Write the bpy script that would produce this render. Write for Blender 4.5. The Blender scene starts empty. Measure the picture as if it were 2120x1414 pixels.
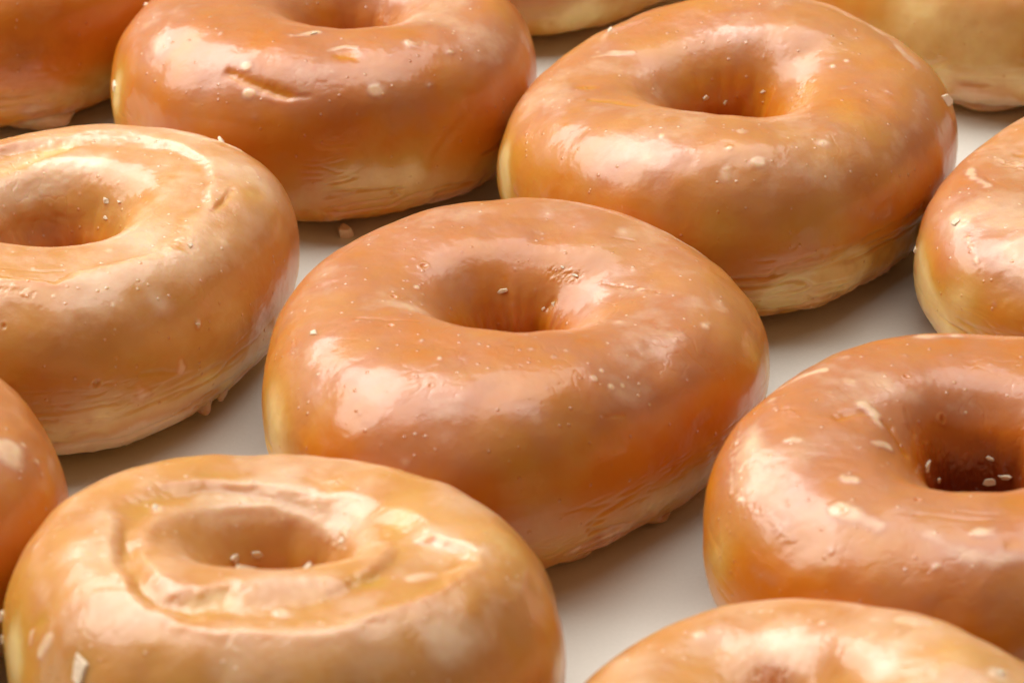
import bpy, bmesh, math, random
import numpy as np
from mathutils import Vector, Matrix, Quaternion
CM = 0.01
sc = bpy.context.scene
R = math.radians
col = sc.collection

# ------------------------------------------------------------ camera
PITCH, DIST = R(30.5), 0.62
cd = bpy.data.cameras.new('camera'); cam = bpy.data.objects.new('camera', cd); col.objects.link(cam)
cam.location = (0, -DIST*math.cos(PITCH), DIST*math.sin(PITCH))
cam.rotation_euler = (math.pi/2 - PITCH, 0, 0)
cd.sensor_width = 36; cd.lens = 7110*36/2120
cd.clip_start = .01; cd.clip_end = 50
cd.dof.use_dof = True; cd.dof.focus_distance = .60; cd.dof.aperture_fstop = 30; cd.dof.aperture_blades = 9
sc.camera = cam
# ------------------------------------------------------------ studio light
w = bpy.data.worlds.new('World'); sc.world = w; w.use_nodes = True
w.node_tree.nodes['Background'].inputs[0].default_value = (1.0, .74, .50, 1)
w.node_tree.nodes['Background'].inputs[1].default_value = .12
def area(name, loc, target, sx, sy, power, colr):
    l = bpy.data.lights.new(name, 'AREA'); l.shape = 'RECTANGLE'; l.size = sx; l.size_y = sy
    l.energy = power; l.color = colr
    o = bpy.data.objects.new(name, l); col.objects.link(o); o.location = loc
    d = Vector(target) - Vector(loc); o.rotation_euler = d.to_track_quat('-Z', 'Y').to_euler()
    return o
area('key_softbox', (-.80, .50, .96), (0, 0, .02), 1.4, .90, 22.5, (1, .96, .91))
area('overhead_softbox', (-.05, .42, 1.2), (0, 0, .0), 1.4, 1.1, 15.5, (1, .975, .95))
sc.view_settings.view_transform = 'Standard'; sc.view_settings.look = 'None'
sc.view_settings.exposure = 0; sc.view_settings.gamma = 1
sc.cycles.use_denoising = True
sc.cycles.max_bounces = 8

# ------------------------------------------------------------ helpers
def vnoise(P, f, seed=0):
    """smooth value noise in [-1,1] on points (n,3) in cm"""
    o_ = (np.array([17.3, 5.1, 91.7])*(seed+1)*1.37) % 251.0
    q = (P*f + o_).astype(np.float32)
    i = np.floor(q); u = q - i; i = i.astype(np.int32).view(np.uint32); u = u*u*u*(u*(u*6-15)+10)
    U = np.uint32; sd = U((seed*974634777) & 0xffffffff)
    def h(a, b, c):
        n = a*U(374761393) + b*U(668265263) + c*U(2147483647) + sd
        n = (n ^ (n >> U(13)))*U(1274126177)
        n = (n ^ (n >> U(15)))*U(2246822519)
        return (n ^ (n >> U(16))).astype(np.float32)*np.float32(1/2147483647.5) - np.float32(1)
    r = 0
    for a in (0, 1):
        wa = u[:, 0] if a else 1-u[:, 0]
        for b in (0, 1):
            wb = u[:, 1] if b else 1-u[:, 1]
            for c in (0, 1):
                wc = u[:, 2] if c else 1-u[:, 2]
                r = r + wa*wb*wc*h(i[:, 0]+U(a), i[:, 1]+U(b), i[:, 2]+U(c))
    return r
def fbm(P, f, o=3, seed=0):
    r = 0; a = 1; s = 0
    for k in range(o):
        r = r + a*vnoise(P, f*2.03**k, seed+k*7); s += a; a *= .5
    return r/s
def sp(x, e): return np.sign(x)*np.abs(x)**e
def sstep(x, a, b):
    t = np.clip((x-a)/(b-a), 0, 1); return t*t*(3-2*t)
def shape(v, T, F):
    cx, cy, R0, a2, b2, a3, b3, a4, b4, H0, c1, s1, c2, s2, hx, hy, r0, e2, g2 = v
    Ro = R0*(1+a2*np.cos(2*T)+b2*np.sin(2*T)+a3*np.cos(3*T)+b3*np.sin(3*T)+a4*np.cos(4*T)+b4*np.sin(4*T))
    ri = r0*(1+e2*np.cos(2*T)+g2*np.sin(2*T))
    Ht = H0*(1+c1*np.cos(T)+s1*np.sin(T)+c2*np.cos(2*T)+s2*np.sin(2*T))
    s = np.sin(F); c = np.cos(F)
    C = np.where(s >= 0, np.where(c < 0, sp(c, .66), sp(c, .88)), sp(c, .9)); zc = .46*Ht
    Z = np.where(s >= 0, zc+(Ht-zc)*np.abs(s)**.84, zc-zc*np.abs(s)**.88)
    w_ = (C+1)/2
    X = w_*Ro*np.cos(T)+(1-w_)*(hx+ri*np.cos(T)); Y = w_*Ro*np.sin(T)+(1-w_)*(hy+ri*np.sin(T))
    return np.stack([X, Y, Z], -1), Ht
def normals(S):
    dt = np.roll(S, -1, 0)-np.roll(S, 1, 0); dp = np.roll(S, -1, 1)-np.roll(S, 1, 1)
    n = np.cross(dt, dp); return n/np.maximum(np.linalg.norm(n, axis=-1, keepdims=True), 1e-9)
def polydist(P, pts):
    pts = [np.array(p) for p in pts]
    if len(pts) == 1: return np.linalg.norm(P-pts[0], axis=1)
    best = np.full(len(P), 1e9)
    for a, b in zip(pts[:-1], pts[1:]):
        ab = b-a; t = np.clip((P-a)@ab/max(ab@ab, 1e-9), 0, 1)
        best = np.minimum(best, np.linalg.norm(P-a-t[:, None]*ab, axis=1))
    return best
def add_mesh(name, verts, faces, mat, parent, attrs=None, smooth=True):
    me = bpy.data.meshes.new(name)
    nf = len(faces)
    me.vertices.add(len(verts)); me.vertices.foreach_set('co', np.ascontiguousarray(verts, dtype=np.float32).ravel())
    me.loops.add(nf*4); me.loops.foreach_set('vertex_index', np.ascontiguousarray(faces, dtype=np.int32).ravel())
    me.polygons.add(nf); me.polygons.foreach_set('loop_start', np.arange(nf, dtype=np.int32)*4)
    me.update(calc_edges=True)
    me.polygons.foreach_set('use_smooth', np.full(nf, smooth))
    for k, a in (attrs or {}).items():
        at = me.attributes.new(k, 'FLOAT', 'POINT'); at.data.foreach_set('value', np.ascontiguousarray(a, dtype=np.float32))
    me.materials.append(mat)
    o = bpy.data.objects.new(name, me); col.objects.link(o)
    if parent: o.parent = parent
    return o

# ------------------------------------------------------------ materials
def newmat(name):
    m = bpy.data.materials.new(name); m.use_nodes = True; nt = m.node_tree
    return m, nt, nt.nodes['Principled BSDF']
def N(nt, t, **kw):
    n = nt.nodes.new(t)
    for k, v_ in kw.items(): setattr(n, k, v_)
    return n
def ramp(nt, src, stops):
    r = N(nt, 'ShaderNodeValToRGB'); e = r.color_ramp.elements
    e[0].position, e[0].color = stops[0][0], (*stops[0][1], 1); e[1].position, e[1].color = stops[-1][0], (*stops[-1][1], 1)
    for p, c in stops[1:-1]:
        x = e.new(p); x.color = (*c, 1)
    nt.links.new(src, r.inputs[0]); return r.outputs[0]
def math_(nt, op, a, b=None, c=None, clamp=False):
    n = N(nt, 'ShaderNodeMath', operation=op, use_clamp=clamp)
    for i, x in enumerate((a, b, c)):
        if x is None: continue
        if isinstance(x, (int, float)): n.inputs[i].default_value = x
        else: nt.links.new(x, n.inputs[i])
    return n.outputs[0]
def mixc(nt, f, a, b):
    n = N(nt, 'ShaderNodeMix', data_type='RGBA')
    for s, x in ((0, f), (6, a), (7, b)):
        if isinstance(x, tuple): n.inputs[s].default_value = (*x, 1)
        elif isinstance(x, (int, float)): n.inputs[s].default_value = x
        else: nt.links.new(x, n.inputs[s])
    return n.outputs[2]
def noise(nt, vec, scale, detail=3, rough=.5):
    n = N(nt, 'ShaderNodeTexNoise'); n.inputs['Scale'].default_value = scale; n.inputs['Detail'].default_value = detail
    n.inputs['Roughness'].default_value = rough; nt.links.new(vec, n.inputs['Vector']); return n.outputs[0]
# tone: -1 deep brown .. 0 golden brown .. +1 pale yellow
TONE = [(0, (.19, .028, .002)), (.3, (.56, .15, .005)), (.5, (.62, .205, .010)), (.75, (.63, .32, .055)), (1, (.84, .62, .26))]
def make_material(name, glaze):
    m, nt, b = newmat(name)
    tc = N(nt, 'ShaderNodeTexCoord'); oi = N(nt, 'ShaderNodeObjectInfo')
    off = N(nt, 'ShaderNodeVectorMath', operation='ADD'); nt.links.new(tc.outputs['Object'], off.inputs[0]); nt.links.new(oi.outputs['Random'], off.inputs[1])
    P = off.outputs[0]
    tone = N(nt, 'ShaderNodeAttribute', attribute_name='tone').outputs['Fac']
    milk_sheen = N(nt, 'ShaderNodeAttribute', attribute_name='milk_sheen').outputs['Fac']
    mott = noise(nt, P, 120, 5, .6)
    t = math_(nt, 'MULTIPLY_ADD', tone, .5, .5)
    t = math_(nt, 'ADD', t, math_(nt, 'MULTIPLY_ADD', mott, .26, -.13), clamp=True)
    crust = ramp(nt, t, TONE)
    if glaze:
        fine = noise(nt, P, 420, 4, .65)
        mk = math_(nt, 'ADD', milk_sheen, math_(nt, 'MULTIPLY_ADD', fine, .30, -.19))
        mk = math_(nt, 'ADD', mk, math_(nt, 'MULTIPLY_ADD', noise(nt, P, 45, 4, .6), .50, -.29))
        # tiny trapped bubbles
        vo = N(nt, 'ShaderNodeTexVoronoi', feature='F1'); vo.inputs['Scale'].default_value = 620; nt.links.new(P, vo.inputs['Vector'])
        sel = math_(nt, 'GREATER_THAN', N_sep(nt, vo.outputs['Color']), .80)
        bub = math_(nt, 'MULTIPLY', math_(nt, 'SUBTRACT', 1, math_(nt, 'DIVIDE', vo.outputs['Distance'], .24), clamp=True), sel)
        mk = math_(nt, 'MULTIPLY_ADD', bub, .5, mk, clamp=True)
        film = mixc(nt, math_(nt, 'MULTIPLY_ADD', tone, 2.2, -.15, clamp=True), (.54, .228, .115), (.68, .325, .095))
        colr = mixc(nt, math_(nt, 'MULTIPLY', mk, 1.7, clamp=True), crust, film)
        colr = mixc(nt, math_(nt, 'MULTIPLY_ADD', mk, 2.1, -1.0, clamp=True), colr, (.81, .55, .34))
        nt.links.new(colr, b.inputs['Base Color'])
        rr = math_(nt, 'MULTIPLY_ADD', noise(nt, P, 160, 4, .6), .22, .23)
        nt.links.new(rr, b.inputs['Roughness'])
        bp = N(nt, 'ShaderNodeBump'); bp.inputs['Strength'].default_value = .5; bp.inputs['Distance'].default_value = .0003
        h = math_(nt, 'MULTIPLY_ADD', bub, 1.2, math_(nt, 'MULTIPLY', noise(nt, P, 900, 3, .55), .22))
        h = math_(nt, 'MULTIPLY_ADD', noise(nt, P, 260, 3, .5), .9, h)
        nt.links.new(h, bp.inputs['Height']); nt.links.new(bp.outputs[0], b.inputs['Normal'])
        b.inputs['Coat Weight'].default_value = .36; b.inputs['Coat Roughness'].default_value = .11
        nt.links.new(bp.outputs[0], b.inputs['Coat Normal'])
        b.inputs['Subsurface Weight'].default_value = .7
    else:
        colr = crust
        nt.links.new(colr, b.inputs['Base Color']); b.inputs['Roughness'].default_value = .42
        bp = N(nt, 'ShaderNodeBump'); bp.inputs['Strength'].default_value = .6; bp.inputs['Distance'].default_value = .0005
        nt.links.new(noise(nt, P, 500, 5, .6), bp.inputs['Height']); nt.links.new(bp.outputs[0], b.inputs['Normal'])
        b.inputs['Subsurface Weight'].default_value = .35
    b.inputs['Subsurface Radius'].default_value = (1.0, .40, .13); b.inputs['Subsurface Scale'].default_value = .0045
    b.inputs['IOR'].default_value = 1.5
    return m
def N_sep(nt, c):
    s = N(nt, 'ShaderNodeSeparateColor'); nt.links.new(c, s.inputs[0]); return s.outputs[0]
M_GLAZE = make_material('milky_sugar_glaze', True)
M_DOUGH = make_material('fried_dough', False)
M_FLAKE, nt, b = newmat('sugar_flake')
b.inputs['Base Color'].default_value = (.84, .64, .46, 1); b.inputs['Roughness'].default_value = .45
b.inputs['Subsurface Weight'].default_value = .5; b.inputs['Subsurface Radius'].default_value = (1, .6, .35); b.inputs['Subsurface Scale'].default_value = .001
tc = N(nt, 'ShaderNodeTexCoord'); bp = N(nt, 'ShaderNodeBump'); bp.inputs['Distance'].default_value = .0003
nt.links.new(noise(nt, tc.outputs['Object'], 1200, 3), bp.inputs['Height']); nt.links.new(bp.outputs[0], b.inputs['Normal'])
M_GROUND, nt, b = newmat('cream_board')
tc = N(nt, 'ShaderNodeTexCoord')
f1 = noise(nt, tc.outputs['Object'], 1500, 4, .7); f2 = noise(nt, tc.outputs['Object'], 14, 3, .5)
s = math_(nt, 'ADD', math_(nt, 'MULTIPLY', f1, .5), math_(nt, 'MULTIPLY', f2, .5))
nt.links.new(ramp(nt, s, [(.3, (.70, .69, .62)), (.7, (.79, .78, .71))]), b.inputs['Base Color'])
b.inputs['Roughness'].default_value = .55
bp = N(nt, 'ShaderNodeBump'); bp.inputs['Distance'].default_value = .0001; bp.inputs['Strength'].default_value = .35
nt.links.new(f1, bp.inputs['Height']); nt.links.new(bp.outputs[0], b.inputs['Normal'])

# ------------------------------------------------------------ setting
me = bpy.data.meshes.new('tabletop'); bm = bmesh.new()
bmesh.ops.create_cube(bm, size=1, matrix=Matrix.Translation((0, .3, -.01)) @ Matrix.Diagonal((3, 3, .02, 1)))
bm.to_mesh(me); bm.free(); me.materials.append(M_GROUND)
tt = bpy.data.objects.new('tabletop', me); col.objects.link(tt); tt['kind'] = 'structure'

DATA={
7:([-0.0972, -3.7623, 4.3965, -0.0502, 0.069, 0.036, 0.021, 0.0106, -0.007, 3.1207, -0.0171, -0.0579, -0.0439, 0.0144, 0.0939, 0.1493, 0.8754, 0.0006, 0.0498],
 [('b',[[3.59,0.13,2.76]],0.15,0.5),('b',[[3.31,-0.64,2.82]],0.09,0.6),('b',[[2.87,-1.2,2.91]],0.17,0.7),('b',[[1.31,-1.59,3.22]],0.08,0.8),('m',[[2.04,2.41,3.0]],0.18,0.5),('g',[[1.88,2.14,3.01],[2.17,2.12,2.99]],0.05,0.5),('b',[[-1.36,-1.97,3.39]],0.05,0.8),('b',[[0.78,-2.5,3.37]],0.05,0.8),('b',[[0.98,-2.28,3.34]],0.04,0.9),('b',[[0.41,-2.34,3.41]],0.05,0.6),('b',[[-1.06,-2.65,3.44]],0.04,0.7),('b',[[-1.52,0.58,2.9]],0.045,0.7),('p',[[-1.88,0.06,3.02]],0.06,1),('p',[[-1.4,1.21,2.93]],0.075,1),('p',[[-1.87,-1.35,3.27]],0.06,0.8),('p',[[-1.19,-3.38,3.37]],0.045,1),('p',[[-2.71,-0.69,3.11]],0.04,0.8),('n',[[0.82,1.39,2.78],[1.16,1.22,2.79]],0.13,1),('n',[[1.6,0.9,2.83],[2.05,0.68,2.9],[2.55,0.31,2.92]],0.06,0.7),('g',[[1.6,0.9,2.83],[2.05,0.68,2.9],[2.55,0.31,2.92]],0.025,0.5),('g',[[0.74,0.99,2.27],[0.83,0.99,2.38]],0.08,1.2),('g',[[-2.43,-0.99,3.18],[-1.95,-1.15,3.23],[-1.4,-1.2,3.25]],0.05,0.5),('g',[[2.8,-1.36,2.92],[3.01,-1.54,2.77],[3.25,-1.59,2.56]],0.02,0.6),('g',[[1.43,-3.48,2.87],[1.86,-3.2,2.72]],0.03,0.4),('m',[[-1.98,0.09,3.02],[-1.6,-0.34,3.04]],0.35,0.35),('m',[[2.82,2.93,2.66],[3.43,2.4,2.52]],0.12,0.8),('m',[[1.41,-2.85,3.19]],0.06,0.6),('m',[[1.67,-2.87,3.07]],0.06,0.7),('m',[[1.52,-2.62,3.2]],0.04,0.7),('m',[[1.87,-2.75,3.0]],0.05,0.6),('m',[[0.4,-3.92,3.1],[0.54,-4.19,2.8]],0.2,0.3),('m',[[3.08,-2.27,1.99],[3.42,-1.85,2.0]],0.12,0.45),('m',[[0.95,-4.3,1.12],[1.32,-4.07,1.19],[1.09,-4.11,0.86]],0.14,0.9),('D',[[-0.98,1.75,2.98]],0.7,0.08),('D',[[1.57,1.22,2.9]],0.7,-0.03),('r',[[-2.61,2.13,2.81],[-2.88,1.61,2.82]],0.03,0.6),('g',[[-2.72,1.84,2.83],[-2.41,2.35,2.84]],0.03,0.6),('y',[[-3.7,-2.49,1.88],[-3.84,-1.91,2.03]],0.6,1.4),('m',[[0.78,-4.23,0.76],[1.57,-3.73,0.83],[2.38,-2.86,0.68]],0.13,0.7),('y',[[4.38,0.06,1.58]],0.35,1.2),('y',[[0.38,-4.55,2.24]],0.8,0.35),('y',[[4.13,-0.4,2.15]],0.4,0.5),('d',[[-2.5,-3.65,2.85],[-1.48,-4.47,2.65]],0.7,0.35),('t',[[-2.74,-3.51,2.75],[-1.87,-4.06,2.91]],0.6,0.25),('g',[[2.33,-2.8,0.57],[1.9,-3.32,0.65]],0.05,0.5)],
 [([-3.12,-1.18,3.03],0.24,0.12,0.05),([-0.08,1.23,2.47],0.22,0.09,0.05),([0.84,0.98,2.36],0.1,0.07,0.05),([0.66,1.03,2.25],0.08,0.06,0.05),([1.16,1.22,2.79],0.12,0.06,0.03),([0.96,1.41,2.83],0.1,0.05,0.03)]),
4:([4.075, 4.3198, 4.3182, -0.0193, 0.0316, 0.0011, 0.0213, 0.0159, 0.0031, 3.1946, 0.0443, -0.0098, -0.0467, 0.027, -0.0549, 0.0802, 1.01, -0.0358, 0.0243],
 [('r',[[-2.32,2.15,2.91],[-2.2,2.41,2.91],[-1.83,2.56,3.0],[-1.41,2.68,3.09]],0.09,1.1),('m',[[-2.47,1.45,2.9],[-1.77,1.49,2.95]],0.09,1),('t',[[-2.78,0.06,2.9],[-2.66,0.02,2.91]],0.12,0.9),('t',[[-2.61,-0.66,2.98],[-2.24,-0.83,3.02],[-1.86,-1.25,3.12]],0.08,0.9),('n',[[1.4,0.09,2.89],[1.14,-0.81,2.96]],0.22,1.1),('t',[[1.4,-0.02,2.89],[1.14,-0.81,2.96]],0.18,0.4),('b',[[2.24,0.55,3.22]],0.05,0.9),('b',[[1.94,0.42,3.17]],0.05,0.9),('b',[[0.29,-3.64,3.2]],0.11,0.8),('b',[[-0.26,-3.89,3.08]],0.12,0.6),('b',[[1.54,-2.86,3.2]],0.1,0.6),('b',[[-0.72,-3.15,3.33]],0.05,0.8),('b',[[-0.23,-3.38,3.31]],0.05,0.8),('b',[[-1.38,-2.76,3.3]],0.05,0.7),('b',[[-4.0,-1.52,1.63]],0.1,0.6),('m',[[-1.65,-3.23,3.14]],0.15,0.4),('m',[[0.08,-2.86,3.37]],0.12,0.35),('g',[[0.57,-4.48,1.55],[1.44,-4.13,1.68],[2.37,-3.41,1.65],[3.08,-2.58,1.56],[3.42,-2.1,1.61]],0.08,1.5),('D',[[0.93,-4.36,1.3],[1.82,-3.87,1.37],[2.78,-2.92,1.19],[3.41,-2.07,1.13]],0.25,-0.12),('y',[[0.76,-4.34,0.98],[1.49,-4.02,1.01],[2.02,-3.67,1.11]],0.4,1.5),('y',[[-4.16,-1.07,1.5],[-4.2,-0.71,1.83]],0.4,1.2),('b',[[2.37,-3.35,2.03],[2.7,-3.0,1.94]],0.1,0.5),('m',[[2.62,2.43,3.2],[3.2,1.56,3.13],[3.56,0.55,3.01]],0.1,0.9),('d',[[-1.34,-3.71,2.99]],0.7,0.4),('y',[[-0.32,-4.5,2.17],[1.44,-4.04,2.2]],0.5,0.5),('m',[[3.53,-0.33,2.95],[3.28,-1.43,2.8],[2.75,-2.51,2.66]],0.25,0.3),('y',[[4.3,0.06,1.82]],0.25,1),('m',[[-3.44,-0.0,2.78],[-3.01,-1.54,2.95]],0.5,0.4),('n',[[1.79,-3.66,0.71],[2.46,-2.77,0.45],[3.12,-2.27,0.75]],0.15,1),('r',[[-0.76,1.67,3.03],[-0.67,1.49,2.91]],0.06,0.5),('g',[[2.94,-2.57,2.29],[2.17,-3.42,2.36],[0.97,-4.29,2.15],[0.22,-4.54,1.79]],0.03,0.3)],
 [([4.05,0.18,2.56],0.42,0.26,0.09),([4.21,0.71,2.29],0.2,0.12,0.05),([-0.44,1.11,2.22],0.12,0.1,0.05),([0.75,0.9,2.43],0.16,0.08,0.05),([-0.01,1.16,2.11],0.1,0.08,0.05),([-2.16,2.44,2.92],0.2,0.1,0.05)]),
2:([-3.7014, 7.4473, 4.0825, 0.0096, 0.0123, 0.0107, -0.0098, 0.0023, -0.0001, 3.2582, -0.02, -0.0389, -0.0121, 0.0081, 0.4979, 0.2476, 0.8358, 0.0076, -0.0079],
 [('m',[[-0.12,-3.78,0.67],[0.41,-3.59,0.49]],0.16,0.8),('b',[[1.8,-2.01,3.3],[1.94,-2.01,3.28]],0.15,1),('b',[[1.11,-3.32,2.97]],0.13,0.7),('b',[[2.12,-2.87,2.88]],0.09,1),('b',[[2.48,-2.07,3.13]],0.07,0.8),('b',[[-1.22,-2.96,3.27]],0.09,0.9),('b',[[1.41,-2.49,3.3]],0.06,0.6),('b',[[-1.81,-1.84,3.4]],0.06,0.8),('b',[[-0.43,-2.07,3.45],[0.03,-1.74,3.41]],0.06,0.9),('t',[[0.52,-2.63,3.38],[0.69,-2.6,3.37]],0.13,1.4),('m',[[0.25,-2.45,3.42],[0.57,-2.26,3.41],[0.79,-2.31,3.39]],0.06,0.8),('g',[[-1.53,-3.02,3.18],[-0.97,-3.36,3.08],[-0.44,-3.56,2.96],[-0.08,-3.55,2.98]],0.09,1.4),('t',[[-1.44,-3.1,3.15],[-0.79,-3.44,3.04],[-0.43,-3.54,2.99]],0.1,1),('r',[[-1.25,-3.38,3.0],[-0.69,-3.61,2.89],[-0.07,-3.6,2.92]],0.06,0.7),('b',[[-1.18,-3.4,3.0]],0.1,0.7),('y',[[-3.91,-1.33,1.98]],0.5,1.5),('g',[[-0.8,-3.94,2.14],[0.47,-3.91,2.16],[1.9,-3.44,2.07],[2.78,-2.87,1.94]],0.05,0.35),('g',[[2.84,-2.68,2.35],[2.43,-3.15,1.88],[1.97,-3.4,1.08],[1.76,-3.09,0.41]],0.12,0.5),('d',[[3.16,-2.0,2.73],[3.01,-2.63,2.02]],0.4,0.5),('m',[[-3.39,-0.67,3.01],[-3.0,-1.82,3.05],[-2.33,-2.06,3.28]],0.4,0.5),('r',[[-2.87,-1.15,3.23],[-2.76,-0.32,3.26],[-2.49,0.03,3.28]],0.1,0.5),('n',[[1.22,0.87,2.38],[1.84,0.01,2.97]],0.15,0.5),('y',[[0.64,-3.93,1.56],[1.79,-3.54,1.45]],0.5,0.8),('d',[[0.42,-3.86,0.92],[-0.49,-3.85,0.8]],0.3,0.6),('d',[[0.46,-3.72,2.68]],0.6,0.5),('r',[[3.43,-2.06,2.24],[3.37,-2.27,1.74]],0.05,0.5),('b',[[-1.09,-3.7,2.65]],0.05,0.6),('n',[[-0.12,-3.78,0.67],[0.95,-3.36,0.37],[2.2,-2.77,0.36]],0.2,0.8)],
 [([-0.05,-1.84,3.43],0.2,0.07,0.04),([-3.98,-1.02,1.97],0.35,0.2,0.08),([-3.5,0.92,2.75],0.2,0.1,0.06)]),
6:([-8.0608, -0.6131, 4.1511, 0.0014, 0.0721, -0.0196, 0.0248, 0.0022, 0.0062, 3.2214, -0.0062, -0.0414, -0.0086, 0.0215, 0.1016, 0.0836, 0.9563, -0.001, 0.0157],
 [('S',[[-0.48,-2.91,3.38],[0.02,-3.0,3.35],[0.42,-2.97,3.32],[0.78,-2.67,3.32],[1.39,-2.34,3.27],[1.85,-2.04,3.21],[2.29,-1.42,3.18],[2.55,-0.63,3.17],[2.74,0.13,3.17],[2.57,1.42,3.18],[1.81,2.17,3.18],[0.55,2.58,3.14],[-0.65,2.35,3.08],[-1.76,1.63,3.08],[-1.72,-0.99,3.32],[-0.99,-2.68,3.41]],0.16,-0.09),('r',[[-0.21,-3.17,3.32],[0.43,-3.13,3.28],[0.97,-2.85,3.27],[1.57,-2.5,3.21],[2.02,-2.15,3.16]],0.1,0.4),('n',[[2.19,-1.67,3.18],[2.48,-1.34,3.14]],0.12,0.6),('t',[[2.42,-1.58,3.13]],0.14,1),('b',[[2.25,-1.86,3.14],[2.42,-1.82,3.08]],0.08,1),('g',[[2.86,-0.31,3.14],[3.04,0.07,3.12],[3.14,0.46,3.12]],0.06,1),('y',[[3.52,0.66,2.96]],0.3,1.3),('t',[[3.52,0.66,2.96]],0.2,0.8),('m',[[3.32,1.43,3.03],[3.43,1.23,2.99]],0.1,0.9),('b',[[2.61,2.56,3.04],[2.84,2.82,2.84],[3.05,2.52,2.88]],0.12,0.9),('m',[[-0.55,1.3,2.81],[-0.05,1.65,2.96],[0.62,1.82,3.07]],0.25,0.8),('t',[[-1.07,1.51,3.03],[-0.59,1.86,3.05],[-0.04,2.32,3.11]],0.15,1),('y',[[-1.07,1.51,3.03],[-0.59,1.86,3.05],[-0.04,2.32,3.11]],0.2,0.8),('b',[[2.67,-2.61,2.22]],0.075,1),('b',[[2.43,-3.02,1.78],[2.47,-2.99,1.61]],0.09,0.7),('b',[[1.82,-3.59,1.51],[1.88,-3.54,1.43]],0.15,0.7),('p',[[1.11,-3.98,1.92]],0.07,1.1),('m',[[1.11,-3.97,1.97]],0.14,0.5),('p',[[-0.34,-3.83,2.91]],0.06,0.8),('m',[[2.11,-2.84,2.79]],0.2,0.45),('b',[[0.47,-3.34,3.2]],0.03,1),('b',[[1.22,-3.05,3.15]],0.03,1),('b',[[1.43,-3.22,2.98]],0.03,0.8),('g',[[1.83,-3.57,1.8],[2.14,-3.32,1.73],[2.36,-3.11,1.61]],0.05,0.7),('n',[[-0.36,-3.28,3.28],[0.05,-3.36,3.23]],0.12,0.8),('y',[[4.2,0.98,1.27]],0.3,1.1),('y',[[1.93,-3.33,2.39],[3.26,-1.82,1.98]],0.55,0.55),('m',[[1.6,0.68,3.0],[2.24,1.06,3.18]],0.7,0.5),('m',[[0.5,-3.93,0.62],[1.45,-3.65,0.75],[2.13,-3.1,0.71],[2.82,-2.26,0.67]],0.33,1.1),('g',[[-0.53,-2.52,3.41],[0.14,-2.65,3.38],[0.53,-2.61,3.35]],0.025,0.7),('D',[[1.09,1.5,3.05]],0.6,0.05)],
 [([0.86,1.06,2.64],0.16,0.1,0.05),([1.1,0.89,2.7],0.12,0.08,0.05),([0.87,0.89,2.38],0.12,0.12,0.06),([2.79,2.85,2.86],0.5,0.2,0.09),([2.55,-1.48,3.1],0.14,0.1,0.05),([2.67,-2.61,2.22],0.1,0.08,0.04)]),
8:([11.6038, 1.0652, 4.2288, 0.0011, 0.0477, -0.0054, -0.0307, 0.0024, 0.0097, 3.0119, 0.0938, -0.0053, -0.0118, 0.0028, 0.0131, 0.0798, 0.967, -0.0005, 0.004],
 [('b',[[-3.31,0.72,2.52],[-3.26,0.25,2.6],[-3.08,-0.14,2.67]],0.08,0.8),('g',[[-3.3,1.21,2.39],[-3.02,0.07,2.67],[-2.74,-0.37,2.7]],0.03,0.8),('g',[[-3.19,1.35,2.42],[-2.69,1.34,2.65]],0.03,0.7),('b',[[-3.76,-0.95,2.44],[-3.72,-1.2,2.45],[-3.6,-1.18,2.51]],0.12,1),('m',[[-3.08,-1.14,2.69],[-2.88,-2.17,2.67]],0.6,0.5),('t',[[-2.37,1.08,2.71]],0.12,1),('n',[[-2.67,0.88,2.68],[-2.48,0.51,2.7]],0.15,0.8),('r',[[-3.62,-1.33,2.49],[-3.59,-1.87,2.41],[-3.43,-2.48,2.26]],0.04,0.7),('n',[[-3.62,-1.33,2.49],[-3.59,-1.87,2.41],[-3.43,-2.48,2.26]],0.08,0.6),('y',[[-4.34,-0.86,1.54],[-4.27,-1.49,1.32],[-4.09,-2.0,1.12]],0.5,1.6),('b',[[-4.32,-0.39,1.54],[-4.35,-0.89,1.39]],0.09,0.6),('m',[[-4.32,-0.67,1.64],[-4.3,-1.33,1.42]],0.15,0.6),('b',[[-3.25,-3.0,1.9]],0.05,0.8),('y',[[-3.7,-2.57,1.75]],0.5,0.8)],
 [([-3.72,-1.11,2.45],0.22,0.16,0.05),([-4.32,-0.45,1.52],0.2,0.12,0.07)]),
11:([7.3308, -8.372, 4.261, 0.0076, 0.0197, 0.0, -0.0106, -0.0014, 0.0057, 3.2743, 0.0194, -0.0134, 0.0141, -0.0103, -0.0133, 0.1086, 0.904, 0.0247, 0.0205],
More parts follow.
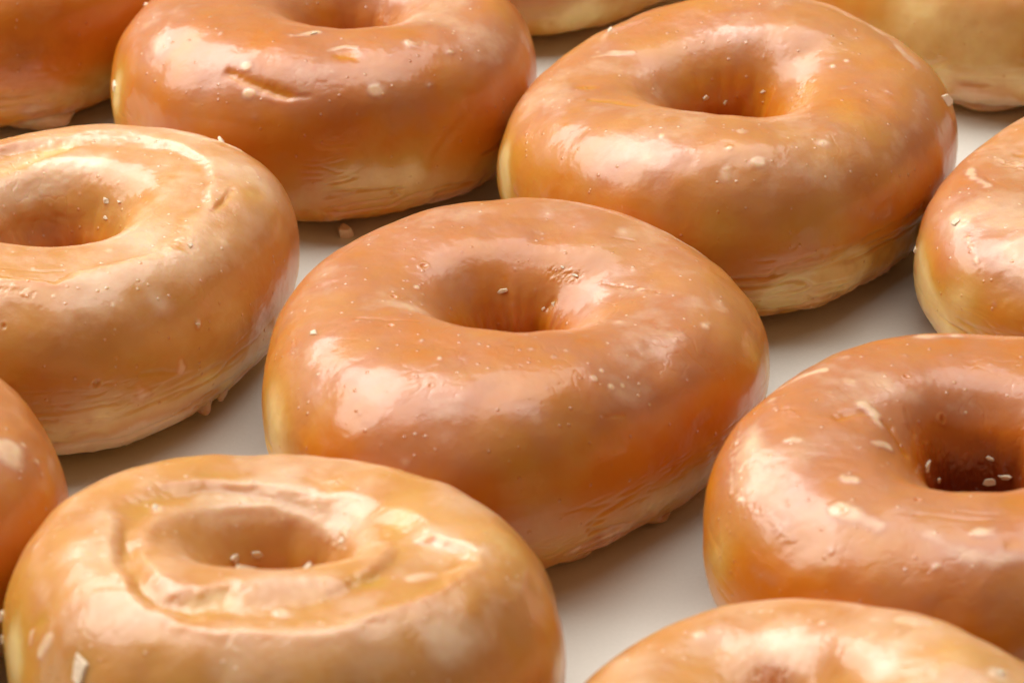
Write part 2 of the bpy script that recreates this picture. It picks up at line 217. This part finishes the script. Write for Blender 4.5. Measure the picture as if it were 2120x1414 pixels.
 [('b',[[-1.84,0.86,3.23],[-1.65,0.6,3.16],[-1.6,0.38,3.11]],0.09,0.8),('b',[[-1.69,-0.18,3.13],[-1.49,-0.09,3.01]],0.09,0.9),('b',[[-2.33,-1.27,3.24],[-2.19,-1.31,3.23]],0.09,0.9),('b',[[-2.42,-2.08,3.17]],0.17,0.8),('p',[[-2.36,-2.14,3.17]],0.05,1),('m',[[-2.28,-2.19,3.18],[-1.9,-2.53,3.17]],0.18,0.7),('b',[[-0.48,-2.77,3.24],[-0.3,-2.79,3.24]],0.11,0.8),('m',[[-1.16,-2.83,3.18],[-0.73,-3.18,3.12],[-0.24,-3.31,3.1],[0.11,-3.27,3.13]],0.17,0.5),('b',[[-1.12,-3.34,3.0]],0.07,0.8),('b',[[-3.03,-0.17,3.23],[-2.94,-0.24,3.24]],0.07,0.7),('b',[[-3.21,1.19,3.06]],0.13,0.6),('m',[[-3.08,1.8,2.95],[-2.7,1.93,3.1],[-2.32,1.9,3.2]],0.08,0.9),('b',[[-1.95,1.51,3.24]],0.12,0.4),('m',[[-1.4,3.28,2.95],[-0.88,3.17,3.09],[-0.14,3.21,3.11]],0.16,1.3),('r',[[-3.56,1.2,2.81],[-3.78,0.41,2.82],[-3.93,-0.82,2.7],[-3.56,-1.57,2.86],[-3.4,-1.85,2.87],[-3.16,-2.31,2.82]],0.05,0.7),('m',[[-3.47,0.66,3.03],[-3.61,-0.31,3.01],[-3.61,-1.04,2.95],[-3.27,-1.93,2.93]],0.25,0.6),('n',[[-3.56,1.2,2.81],[-3.78,0.41,2.82],[-3.93,-0.82,2.7],[-3.56,-1.57,2.86],[-3.16,-2.31,2.82]],0.1,0.7),('n',[[-3.36,1.16,2.98],[-2.95,0.62,3.22]],0.12,0.6),('p',[[-1.08,1.69,3.18]],0.05,0.8),('p',[[-0.58,1.18,2.78]],0.07,1.2),('p',[[-1.26,-1.87,3.22]],0.06,0.9),('t',[[-0.69,0.88,2.45],[-0.11,1.03,2.06],[0.49,0.93,2.13]],0.55,0.8),('d',[[-0.69,0.84,2.37],[-0.11,1.02,2.02],[0.49,0.92,2.09]],0.8,2.4),('n',[[-0.94,0.66,2.57],[-0.43,0.92,2.03],[0.34,1.01,2.18]],0.3,0.7),('g',[[-2.25,0.43,3.25],[-1.81,0.65,3.21],[-1.44,0.49,3.04],[-1.25,0.12,2.78]],0.07,1),('r',[[-1.2,1.03,3.06],[-1.2,0.77,2.95]],0.06,0.7),('g',[[-1.15,0.97,3.01],[-1.11,0.69,2.83]],0.05,0.8),('g',[[-1.31,-2.28,3.23],[-0.58,-2.47,3.25],[0.2,-2.46,3.28]],0.04,0.5),('g',[[-1.06,-2.14,3.23],[-0.42,-2.3,3.25],[0.22,-2.26,3.28]],0.03,0.5),('t',[[0.04,-3.0,3.22]],0.12,1),('b',[[-2.59,-2.74,2.91]],0.06,0.7),('d',[[-2.75,-3.14,2.43],[-0.7,-3.77,2.71]],0.8,0.4),('y',[[-4.15,-1.35,1.92]],0.5,0.8),('m',[[-3.69,-2.23,2.24],[-3.43,-2.6,2.24]],0.15,0.35),('m',[[-0.1,1.58,2.99],[-0.91,1.34,3.05]],0.4,0.25)],  # patch inside the left ridge paints a reflection; brown hole deepened with painted shade
 [([-0.95,0.51,2.37],0.24,0.14,0.07),([-0.72,0.69,2.01],0.13,0.09,0.05),([0.31,0.96,1.85],0.22,0.14,0.06),([0.56,0.86,1.96],0.2,0.13,0.06),([0.27,1.04,2.21],0.16,0.07,0.04)]),
10:([-3.3936, -11.9663, 4.0157, 0.0213, -0.0384, 0.0073, 0.0059, -0.0005, -0.0061, 3.7297, -0.0036, -0.1115, 0.003, -0.0062, -0.0262, 0.387, 0.8159, 0.0289, 0.0256],
 [('S',[[-2.23,1.19,3.6],[-2.33,0.47,3.71],[-2.29,-0.26,3.83],[-2.05,-1.33,3.96],[-1.67,-2.04,4.0],[-1.16,-2.4,4.04],[-0.65,-2.52,4.08],[-0.09,-2.61,4.1],[0.68,-2.61,4.08],[1.23,-2.4,4.07],[1.79,-2.03,4.03],[2.35,-1.54,3.95],[2.81,-0.75,3.82],[2.71,-0.36,3.8],[2.11,0.1,3.75],[1.27,1.16,3.34],[0.43,1.74,3.19],[-0.19,1.94,3.25],[-1.02,1.98,3.38],[-1.65,1.74,3.48]],0.21,-0.09),('S',[[-1.96,0.81,3.63],[-2.01,-0.29,3.84],[-1.8,-1.19,3.98],[-1.47,-1.84,4.04],[-1.06,-1.96,4.08],[-0.59,-1.85,4.11],[0.29,-1.81,4.13],[1.22,-1.47,4.07],[1.6,-0.72,3.92],[1.49,0.37,3.53],[1.09,1.2,3.25],[0.42,1.68,3.15],[-0.67,1.78,3.28],[-1.5,1.42,3.47]],0.26,0.08),('m',[[0.79,1.55,3.21],[1.55,0.52,3.53],[2.7,-0.43,3.81]],0.22,0.75),('m',[[-1.63,1.44,3.5],[-1.0,1.79,3.36],[-0.2,1.86,3.22],[0.43,1.69,3.16]],0.15,0.5),('t',[[-1.05,-2.03,4.09],[-0.59,-1.89,4.11]],0.16,1.1),('t',[[1.22,-1.44,4.07],[1.52,-1.39,4.04]],0.17,1.1),('t',[[0.32,2.35,3.3],[0.77,2.12,3.31]],0.2,0.6),('t',[[-1.13,2.27,3.38],[-0.56,2.39,3.33]],0.2,0.5),('y',[[2.04,0.85,3.59],[2.56,0.2,3.72],[2.98,-0.16,3.71]],0.5,0.9),('n',[[2.05,0.2,3.72],[2.69,-0.35,3.8],[3.26,-0.41,3.62]],0.13,0.35),('b',[[-1.87,1.09,3.58]],0.13,0.9),('b',[[0.16,-2.3,4.13]],0.09,1),('m',[[2.03,-1.29,3.99],[2.27,-1.21,3.95]],0.14,0.8),('m',[[2.81,-2.23,3.57],[2.45,-2.48,3.66]],0.3,0.6),('r',[[-0.4,-2.86,4.0],[-0.44,-2.99,3.94],[-0.36,-3.06,3.91]],0.05,0.6),('m',[[-3.19,-1.51,3.3],[-2.85,-1.99,3.38]],0.25,0.6),('b',[[-3.1,-1.81,3.19],[-3.24,-1.79,2.98]],0.09,1),('b',[[-3.4,-1.4,3.06],[-3.43,-1.47,2.93]],0.07,0.9),('g',[[-3.71,0.78,3.11],[-3.34,0.56,3.48],[-3.18,0.53,3.57]],0.05,0.8),('r',[[-2.25,2.03,3.47],[-1.88,1.75,3.5],[-1.57,1.66,3.47]],0.04,0.8),('g',[[-2.45,2.39,3.31],[-1.88,1.67,3.51],[-1.58,1.54,3.48]],0.04,0.6),('g',[[-1.04,-2.53,4.03],[-0.07,-2.63,4.09],[0.86,-2.62,4.06],[1.61,-2.47,3.98]],0.035,0.7),('r',[[3.3,-1.4,3.53],[3.49,-0.89,3.45],[3.58,-0.34,3.39]],0.07,0.5),('m',[[-2.66,0.17,3.75],[-2.89,-0.82,3.74]],0.7,0.35),('g',[[-2.99,-1.19,3.63],[-2.11,-1.62,3.95],[-1.54,-1.97,4.03]],0.05,0.4),('n',[[0.73,1.13,2.84],[0.91,1.1,3.04]],0.12,0.8),('y',[[-3.79,-0.97,2.41]],0.5,1.2),('y',[[4.01,-1.15,2.2]],0.4,1),('t',[[-3.26,-1.44,3.26]],0.15,0.8),('D',[[-0.31,-3.28,3.75]],0.5,-0.03),('m',[[-0.4,-3.26,3.76],[0.69,-3.17,3.82]],0.35,0.3),('g',[[2.17,-1.71,3.98],[2.71,-1.19,3.86],[3.04,-0.83,3.75]],0.03,0.5)],
 [([-0.77,0.99,2.71],0.26,0.2,0.07),([-0.42,-1.05,3.89],0.28,0.12,0.07),([0.49,-1.09,3.94],0.3,0.12,0.06),([-0.43,1.24,2.63],0.2,0.15,0.05),([-2.61,-2.49,3.19],0.42,0.34,0.12),([-4.04,0.06,2.33],0.22,0.18,0.1),([-4.04,-0.14,2.06],0.15,0.12,0.08),([0.86,1.09,2.97],0.12,0.08,0.04),([-1.88,1.12,3.57],0.14,0.08,0.04)]),
9:([-11.1126, -8.3461, 4.0766, 0.009, -0.0184, 0.0064, -0.0068, 0.0023, -0.0016, 3.5211, 0.0013, -0.0373, -0.0078, -0.0045, 0.0281, 0.247, 0.9187, 0.0114, 0.0139],
 [('m',[[3.41,-0.57,3.3],[3.48,-0.82,3.23]],0.22,1),('b',[[3.55,-0.3,3.21]],0.05,0.8),('b',[[3.75,-0.47,3.0]],0.06,0.6),('b',[[3.84,-0.6,2.88]],0.05,0.6),('d',[[3.78,-1.74,2.17]],0.7,0.6)],
 []),
12:([4.0334, -15.2997, 3.7652, 0.0722, -0.0253, 0.0299, -0.0437, 0.0154, 0.0135, 3.2012, 0.0902, -0.0685, 0.0036, 0.0401, -0.0889, 0.5638, 0.3895, 0.0031, -0.0257],
 [('b',[[-1.33,2.24,2.73]],0.07,0.9),('m',[[-0.45,2.5,2.87],[-0.3,1.95,2.88]],0.2,0.8),('m',[[1.5,1.67,3.39],[1.76,1.54,3.42]],0.14,0.9),('D',[[2.09,0.57,3.5]],0.55,0.12),('y',[[2.09,0.57,3.5]],0.5,1.3),('t',[[2.18,0.6,3.5]],0.4,0.7),('m',[[1.2,0.56,3.38],[1.28,0.83,3.43],[1.51,1.13,3.46],[1.87,1.34,3.46]],0.2,0.5),('g',[[1.38,1.15,3.45],[1.61,1.42,3.44],[1.86,1.58,3.41]],0.05,0.8),('b',[[2.64,0.28,3.48]],0.1,0.9),('d',[[-0.34,1.41,2.63]],0.25,1),('n',[[-0.54,1.44,2.63],[-0.2,1.38,2.65]],0.12,1),('b',[[0.4,2.06,3.11]],0.06,0.6),('b',[[1.11,1.76,3.33]],0.05,0.7),('t',[[0.69,0.91,3.17]],0.3,0.4),('n',[[0.65,1.22,3.23],[1.0,1.38,3.37]],0.15,0.3)],
 [([2.67,0.3,3.48],0.14,0.1,0.05)]),
1:([-10.7475, 11.5792, 4.1283, -0.0134, 0.0157, 0.004, 0.0107, 0.0034, 0.0003, 3.3245, 0.0038, -0.0083, -0.0007, -0.0027, -0.0251, -0.0318, 0.999, -0.0075, 0.0115],
 [('m',[[0.98,-3.94,0.87],[1.51,-3.68,0.78]],0.25,1),('m',[[0.59,-3.98,0.72]],0.2,0.8),('g',[[0.64,-4.13,1.17],[1.57,-3.8,1.28],[2.45,-3.18,1.17]],0.15,0.8),('d',[[1.62,-3.63,2.45],[1.14,-3.98,1.99]],1.2,1)],
 []),
3:([0.2777, 15.9264, 4.3197, 0.005, 0.0275, 0.0093, 0.0153, 0.007, 0.0018, 3.2344, 0.001, 0.0005, 0.0001, -0.0012, 0.02, -0.0023, 0.9805, -0.0104, 0.0174],
 [('y',[[1.14,-3.97,0.79]],0.6,1)],
 []),
5:([9.9741, 12.9269, 4.4641, -0.0058, -0.0115, -0.005, 0.0111, 0.0086, -0.0008, 3.1843, 0.0025, 0.0142, 0.0039, -0.0004, -0.0799, -0.0656, 0.9936, -0.0046, -0.0103],
 [('y',[[-1.86,-3.94,2.07],[-0.47,-4.47,2.01]],0.9,1.0),('m',[[-0.85,-4.29,0.74],[-0.1,-4.45,0.82]],0.35,0.9),('d',[[-2.3,-3.73,1.55]],0.5,0.4)],
 []),
}

# look of each doughnut: label, milk level, tone shift, fringe, detail
LOOK = {
7: ('smooth pinkish doughnut in the middle, whole, with a slightly torn hole', .34, .05, .5),
4: ('doughnut behind the middle one with a long crease low on its right side', .34, .10, .4),
2: ('back row doughnut with white sugar spots and a curved dent on its front', .34, -.02, .4),
6: ('pale doughnut cut by the left edge with a scuffed terrace round its hole', .50, .36, .9),
8: ('doughnut cut by the right edge, only its left flank showing, no hole visible', .38, .12, .3),
11: ('doughnut at right with blobs of white glaze and a dark brown hole', .28, .0, .4),
10: ('lumpy light doughnut in the front left with sugar shards in its hole', .47, .38, .5),
9: ('doughnut sliver at the left edge with one white smear on its smooth brown side', .26, -.02, .4),
12: ('nearest doughnut cut by the bottom edge, with a yellow bulge on its top', .46, .36, .3),
1: ('deep orange doughnut in the top left corner with whitish glaze along its foot', .14, .0, .9),
3: ('doughnut at the top edge of which only a tan lower side shows', .24, .10, .5),
5: ('blurred yellow doughnut in the top right corner with a whitish foot', .22, .22, 1.0),
}
GRID = {7: (1200, 560), 10: (1200, 560), 11: (1100, 520), 6: (1000, 480), 4: (900, 440), 2: (900, 440), 8: (800, 400), 12: (900, 440), 9: (600, 300), 1: (500, 260), 3: (400, 220), 5: (500, 260)}
rnd = random.Random(4)
def shard(name, pos, nrm, a, b_, c, parent, seed):
    r = random.Random(seed); bm = bmesh.new()
    n = r.randint(4, 6)
    for k in range(n):
        an = 2*math.pi*(k+r.uniform(-.38, .38))/n; q = r.uniform(.6, 1.15)
        for s_ in (-1, 1):
            kk = q*(r.uniform(.78, .95) if s_ > 0 else 1)
            bm.verts.new((a/2*kk*math.cos(an), b_/2*kk*math.sin(an), s_*c/2*r.uniform(.6, 1.1)))
    bmesh.ops.convex_hull(bm, input=list(bm.verts))
    bmesh.ops.bevel(bm, geom=list(bm.edges), offset=c*.1, segments=1, affect='EDGES', clamp_overlap=True)
    me = bpy.data.meshes.new(name); 
    zax = (Vector(nrm)+Vector((r.uniform(-.25, .25), r.uniform(-.25, .25), r.uniform(-.2, .2)))).normalized()
    M = Matrix.Translation(Vector(pos)*CM) @ zax.to_track_quat('Z', 'Y').to_matrix().to_4x4() @ Matrix.Rotation(r.uniform(-.6, .6), 4, 'Z') @ Matrix.Scale(CM, 4)
    bmesh.ops.transform(bm, matrix=M, verts=bm.verts); bm.to_mesh(me); bm.free(); me.materials.append(M_FLAKE)
    o = bpy.data.objects.new(name, me); col.objects.link(o); o.parent = parent; return o
def drip(pos, sx, sy, sz, parent, seed, milk_sheen=.75):
    bm = bmesh.new(); bmesh.ops.create_icosphere(bm, subdivisions=5, radius=1)
    co = np.array([v.co[:] for v in bm.verts]); d = 1+.25*fbm(co, 1.1, 2, seed)
    for v_, k, c_ in zip(bm.verts, d, co): v_.co = Vector(((c_[0]*k*sx+pos[0])*CM, (c_[1]*k*sy+pos[1])*CM, max(.0002, (c_[2]*k*sz+pos[2])*CM)))
    me = bpy.data.meshes.new('glaze_drip'); bm.to_mesh(me); bm.free(); me.materials.append(M_GLAZE)
    for nm, val in (('milk_sheen', milk_sheen), ('tone', .3)):
        at = me.attributes.new(nm, 'FLOAT', 'POINT'); at.data.foreach_set('value', np.full(len(me.vertices), val, dtype=np.float32))
    for p in me.polygons: p.use_smooth = True
    o = bpy.data.objects.new('glaze_drip', me); col.objects.link(o); o.parent = parent; return o

DRIPS = {6: [(3.0, -1.80, .50, .13, .12, .26), (2.72, -2.12, .48, .17, .13, .30)],
7: [(2.3, -2.15, .22, .4, .28, .14), (.9, -3.2, .22, .5, .3, .2)], 5: [(-.3, -3.5, .3, .9, .5, .24)], 1: [(1.2, -3.3, .4, .7, .3, .3)]}
def doughnut(key):
    v, feats, flakes = DATA[key]; label, milk0, tone0, fringe = LOOK[key]
    root = bpy.data.objects.new('glazed_doughnut', None); col.objects.link(root)
    root.location = (v[0]*CM, v[1]*CM, 0); root.empty_display_size = .02
    root['label'] = label; root['category'] = 'doughnut'; root['group'] = 'glazed ring doughnuts on the pale surface'
    v = [0, 0]+list(v[2:])
    n, m = GRID[key]; seed = key*31
    # even spacing round the tube section
    p0 = np.linspace(0, 2*np.pi, 4001); S0, _ = shape(v, np.zeros(4001)-1.2, p0)
    L = np.concatenate([[0], np.cumsum(np.linalg.norm(np.diff(S0, axis=0), axis=1))])
    ph = np.interp(np.arange(m)/m*L[-1], L, p0); th = np.arange(n)/n*2*np.pi
    T, F = np.meshgrid(th, ph, indexing='ij')
    S, Ht = shape(v, T, F); Nn = normals(S)
    P = S.reshape(-1, 3); NN = Nn.reshape(-1, 3); Tf = T.ravel(); Ff = F.ravel()
    zf = (S[..., 2]/Ht).ravel(); outer = sstep(np.cos(Ff), -.1, .5); side = 1-np.abs(NN[:, 2]); nz = NN[:, 2]
    Q = np.stack([np.cos(Tf)*3, np.sin(Tf)*3, zf*2], 1)
    # ---- broad shape of risen dough
    disp = .07*fbm(P, .42, 2, seed)+.038*fbm(P, 1.1, 2, seed+1)+.007*fbm(P, 3.2, 3, seed+2)
    # low folds running round the side, and radial puckers at the foot
    fold = fbm(np.stack([np.cos(Tf)*1.6, np.sin(Tf)*1.6, P[:, 2]*2.6], 1), 1.0, 3, seed+3)
    disp -= .05*np.exp(-(fold/.07)**2)*outer*sstep(.55-zf, 0, .2)*sstep(fbm(P, .5, 1, seed+9), -.2, .4)
    puck = fbm(np.stack([np.cos(Tf)*9, np.sin(Tf)*9, P[:, 2]*.8], 1), 1.0, 3, seed+4)
    disp += .05*puck*outer*sstep(.34-zf, 0, .3)
    warp = np.stack([vnoise(P, 2.4, seed+20+k) for k in range(3)], 1)*.05+np.stack([vnoise(P, 8, seed+30+k) for k in range(3)], 1)*.02
    # the hole is pinched: uneven pleats running down its wall
    pin = fbm(np.stack([np.cos(Tf)*1.7, np.sin(Tf)*1.7, P[:, 2]*.35], 1), 1.0, 3, seed+70)
    disp += (.15*pin+.13)*sstep(-np.cos(Ff), .25, .9)*sstep(.97-zf, 0, .4)
    # ---- tone of the crust, with shade painted into the hole
    band = np.exp(-((zf-.30+.05*fbm(Q, .5, 2, seed+5))/.12)**2)*outer
    tone = tone0+.06+.19*fbm(P, .45, 3, seed+6)+.16*fbm(P, 1.6, 3, seed+7)+band*(.5+.75*fbm(Q, .35, 2, seed+8))
    tone -= .12*np.exp(-((zf-.62)/.16)**2)*outer
    tone -= .85*sstep(.85-zf, .0, .45)*(1-outer)  # hole wall darkens with depth: shade put into the crust colour
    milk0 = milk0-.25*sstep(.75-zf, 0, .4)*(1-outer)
    # ---- milkiness (thickness) of the glaze
    flow = fbm(np.stack([P[:, 0], P[:, 1], P[:, 2]*.5], 1), .55, 3, seed+10)
    milk_sheen = milk0+.03+.32*flow+.20*fbm(P, 1.8, 3, seed+11)+.12*sstep(nz, .2, .95)-.34*(1-sstep(nz, .15, .75))
    streak = fbm(np.stack([np.cos(Tf)*6, np.sin(Tf)*6, zf*1.2], 1), 1, 3, seed+12)
    milk_sheen += .10*streak*outer*(1-sstep(nz, .3, .8))
    foot = sstep(.20+.07*puck-zf, -.04, .08)*outer
    milk_sheen += fringe*1.3*foot*sstep(fbm(Q, .7, 2, seed+13), -.5, .25)
    # random specks and bubbles
    rs = np.random.RandomState(seed)
    vis = np.where((zf > .2) & (nz > -.2))[0]
    # ---- traced features: real glaze marks, plus highlights painted in as whiter glaze
    rough = np.zeros(len(P)); bare = np.zeros(len(P)); Pw = P+warp
    def near(pts, r_): 
        lo = np.min(pts, 0)-r_; hi = np.max(pts, 0)+r_
        return np.where(((Pw > lo) & (Pw < hi)).all(1))[0]
    for ty, pts, r_, a in feats:
        if ty != 'S': continue          # terrace: everything inside a ring outline sits higher or lower
        q = np.array(pts)[:, :2]-np.array([v[14], v[15]]); az = np.arctan2(q[:, 1], q[:, 0]); ra = np.hypot(q[:, 0], q[:, 1]); o_ = np.argsort(az)
        pq = P[:, :2]+warp[:, :2]*1.2-np.array([v[14], v[15]]); ap = np.arctan2(pq[:, 1], pq[:, 0])
        sd = np.interp(ap, az[o_], ra[o_], period=2*np.pi)-np.hypot(pq[:, 0], pq[:, 1])
        wd = r_*np.clip(1+1.2*fbm(P, .6, 2, seed+60), .35, 2.2); ok = sstep(nz, -.1, .3)
        amp = a*np.clip(1+.9*fbm(P, .5, 2, seed+61), .2, 1.6)
        disp += amp*sstep(sd, -wd, wd)*ok; edge_ = np.exp(-((sd-(-wd if a < 0 else wd)*.8)/(.5*wd+.03))**2)*ok
        disp += .012*edge_; milk_sheen += .10*edge_-.12*np.exp(-((sd-(wd if a < 0 else -wd)*.7)/(.6*wd+.02))**2)*ok
    for ty, pts, r_, a in feats:
        k = near(pts, 3*r_+.05)
        if len(k) == 0: continue
        # thin lines follow the warp less than patches do
        Pk = Pw[k] if r_ > .06 else (P[k]+warp[k]*.6)
        d = polydist(Pk, pts); g = np.exp(-(d/r_)**2); pl = sstep(1.25-d/r_, 0, .55)
        if ty == 'b': q_ = np.clip(.8+1.1*fbm(P[k], 3.5, 3, seed+43), .1, 1.2); disp[k] += .09*r_*pl*a*q_; milk_sheen[k] += .95*a*g*q_  # raised white blobs; a few on left flanks paint in glints
        elif ty == 'p':
            disp[k] += r_*a*(-.32*np.exp(-(d/r_/.7)**4)+.12*np.exp(-((d/r_-1.25)/.35)**2)); milk_sheen[k] -= .35*np.exp(-(d/r_/.8)**4); tone[k] -= .12*np.exp(-(d/r_/.8)**4)
        elif ty == 'm': milk_sheen[k] += .68*a*np.where(r_ < .15, pl, g)*np.clip(.75+1.5*fbm(P[k]*np.array([1, 1, 1]), 1.3, 3, seed+44), 0, 1.3)  # milky patches, some of them highlights, sheen and reflections painted white
        elif ty == 't': milk_sheen[k] -= .5*a*g; disp[k] -= .02*a*g; tone[k] += .12*a*g
        elif ty == 'g': g = g*np.clip(.55+.9*fbm(P[k], 1.7, 2, seed+40), 0, 1.2); disp[k] -= .55*r_*a*g; milk_sheen[k] -= .3*a*g
        elif ty == 'r': g = g*np.clip(.7+.9*fbm(P[k], 2.1, 2, seed+41), 0, 1.3); disp[k] += .26*r_*a*g; milk_sheen[k] += .22*a*g
        elif ty == 'y': tone[k] += .8*a*g; milk_sheen[k] += .05*a*g
        elif ty == 'd': tone[k] -= .35*a*g; milk_sheen[k] -= .12*a*g
        elif ty == 'S': pass
        elif ty == 'D': disp[k] += a*g
        elif ty == 'n': rough[k] = np.maximum(rough[k], a*g)
    for q in range(int(60*(n/1000)**2*1.2)):
        c = P[rs.choice(vis)]; r_ = rs.uniform(.018, .04) if rs.rand() < .85 else rs.uniform(.05, .10)
        k = near([c], 3*r_)
        if len(k) == 0: continue
        d = np.linalg.norm(P[k]+warp[k]*.4-c, axis=1); g = np.exp(-(d/r_)**2)
        if rs.rand() < .72: disp[k] += .08*r_*g; milk_sheen[k] += .24*g
        else: disp[k] -= .05*r_*g; milk_sheen[k] -= .10*g
    # shallow random dents and swellings of the soft dough
    for q in range(48):
        c = P[rs.choice(vis)]; r_ = rs.uniform(.22, .75); a = rs.uniform(-.062, .036)*r_/.5
        k = np.where((np.abs(P-c) < 2.6*r_).all(1))[0]
        d = np.linalg.norm((P[k]+warp[k]*1.5-c)*np.array([1, 1, 1.6]), axis=1); g = np.exp(-(d/r_)**2)
        disp[k] += a*g; milk_sheen[k] -= 1.6*a*g
    if rough.max() > 0:
        k = np.where(rough > .02)[0]
        rg = np.abs(fbm(P[k], 5.5, 3, seed+14)); disp[k] += rough[k]*(.036*rg-.010); milk_sheen[k] += rough[k]*(.9*rg-.16)
        disp[k] += rough[k]*.012*fbm(P[k], 18, 2, seed+15)
    # soft wrinkles in the set glaze
    wr = fbm(Pw, 2.2, 3, seed+16); wl = np.exp(-(wr/.035)**2)*sstep(fbm(P, .7, 2, seed+17), .12, .45)*sstep(nz, -.1, .4)
    disp -= .004*wl; milk_sheen -= .05*wl
    # fine creases lying along the side, and a scuffed fried skin low down
    cr = fbm(np.stack([np.cos(Tf)*2.2, np.sin(Tf)*2.2, P[:, 2]*4.5], 1)+warp, 1.7, 3, seed+50)
    cm = outer*sstep(.75-zf, 0, .3)*sstep(fbm(P, .8, 2, seed+51), .0, .35)
    disp -= .012*np.exp(-(cr/.08)**2)*cm; milk_sheen += .10*np.exp(-(cr/.05)**2)*cm
    skin = fbm(P, 6.5, 3, seed+52); lowm = outer*sstep(.42-zf, 0, .25)
    disp += .010*skin*lowm; tone += .25*skin*lowm
    V = P+NN*disp[:, None]
    V[:, 2] = np.maximum(V[:, 2], 0.0)
    # ---- glaze shell: its thickness runs out along a ragged edge near the foot
    edge = .10+.055*fbm(Q, 1.3, 3, seed+18)+.03*puck
    cov = np.where(np.cos(Ff) > 0, zf-edge, zf-.10-.05*fbm(Q, 1, 2, seed+19)); cov = np.where(nz < -.75, -1, cov)
    thick = -.035+.075*sstep(cov, -.02, .03)+.02*np.clip(milk_sheen-.3, 0, .6)*sstep(cov, 0, .05)+.03*foot*sstep(cov, 0, .04)
    G = V+NN*thick[:, None]; G[:, 2] = np.maximum(G[:, 2], .008)
    tone = np.clip(tone, -1, 1); milk_sheen = np.clip(milk_sheen, 0, 1)
    ii, jj = np.meshgrid(np.arange(n), np.arange(m), indexing='ij'); i2 = (ii+1) % n; j2 = (jj+1) % m
    faces = np.stack([ii*m+jj, i2*m+jj, i2*m+j2, ii*m+j2], -1).reshape(-1, 4)
    # dough at half resolution
    sub = np.arange(n*m).reshape(n, m)[::2, ::2]; n2, m2 = sub.shape
    a_, b2_ = np.meshgrid(np.arange(n2), np.arange(m2), indexing='ij'); c_, d_ = (a_+1) % n2, (b2_+1) % m2
    f2 = np.stack([a_*m2+b2_, c_*m2+b2_, c_*m2+d_, a_*m2+d_], -1).reshape(-1, 4); sb = sub.ravel()
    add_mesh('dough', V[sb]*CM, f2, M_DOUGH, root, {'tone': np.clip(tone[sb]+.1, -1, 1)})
    keep = (thick[faces] > -.03).any(1); fk = faces[keep]
    used, inv = np.unique(fk.ravel(), return_inverse=True)
    add_mesh('glaze', G[used]*CM, inv.reshape(-1, 4), M_GLAZE, root, {'tone': tone[used], 'milk_sheen': milk_sheen[used]})
    for q, (pos, a, b_, c) in enumerate(flakes):
        k = np.argmin(np.linalg.norm(P-np.array(pos), axis=1)); nn = NN[k]
        shard('sugar_flake', G[k]+nn*c*.05, nn, a*1.3, b_*1.2, c*.75, root, key*100+q)
    for q, (px, py, pz, sx, sy, sz) in enumerate(DRIPS.get(key, [])):
        drip((px, py, pz), sx, sy, sz, root, key*50+q)
    return root
def crumb(x, y, s_, seed, label):
    o = shard('glaze_crumb', (0, 0, s_*.3), (0, 0, 1), s_, s_*.8, s_*.7, None, seed)
    o.location = (x*CM, y*CM, 0); o['label'] = label; o['category'] = 'crumb'
crumb(-3.16, 3.95, .34, 5, 'pale crumb of glaze lying on the surface behind the middle doughnut')
roots = {}
for key in DATA: roots[key] = doughnut(key)
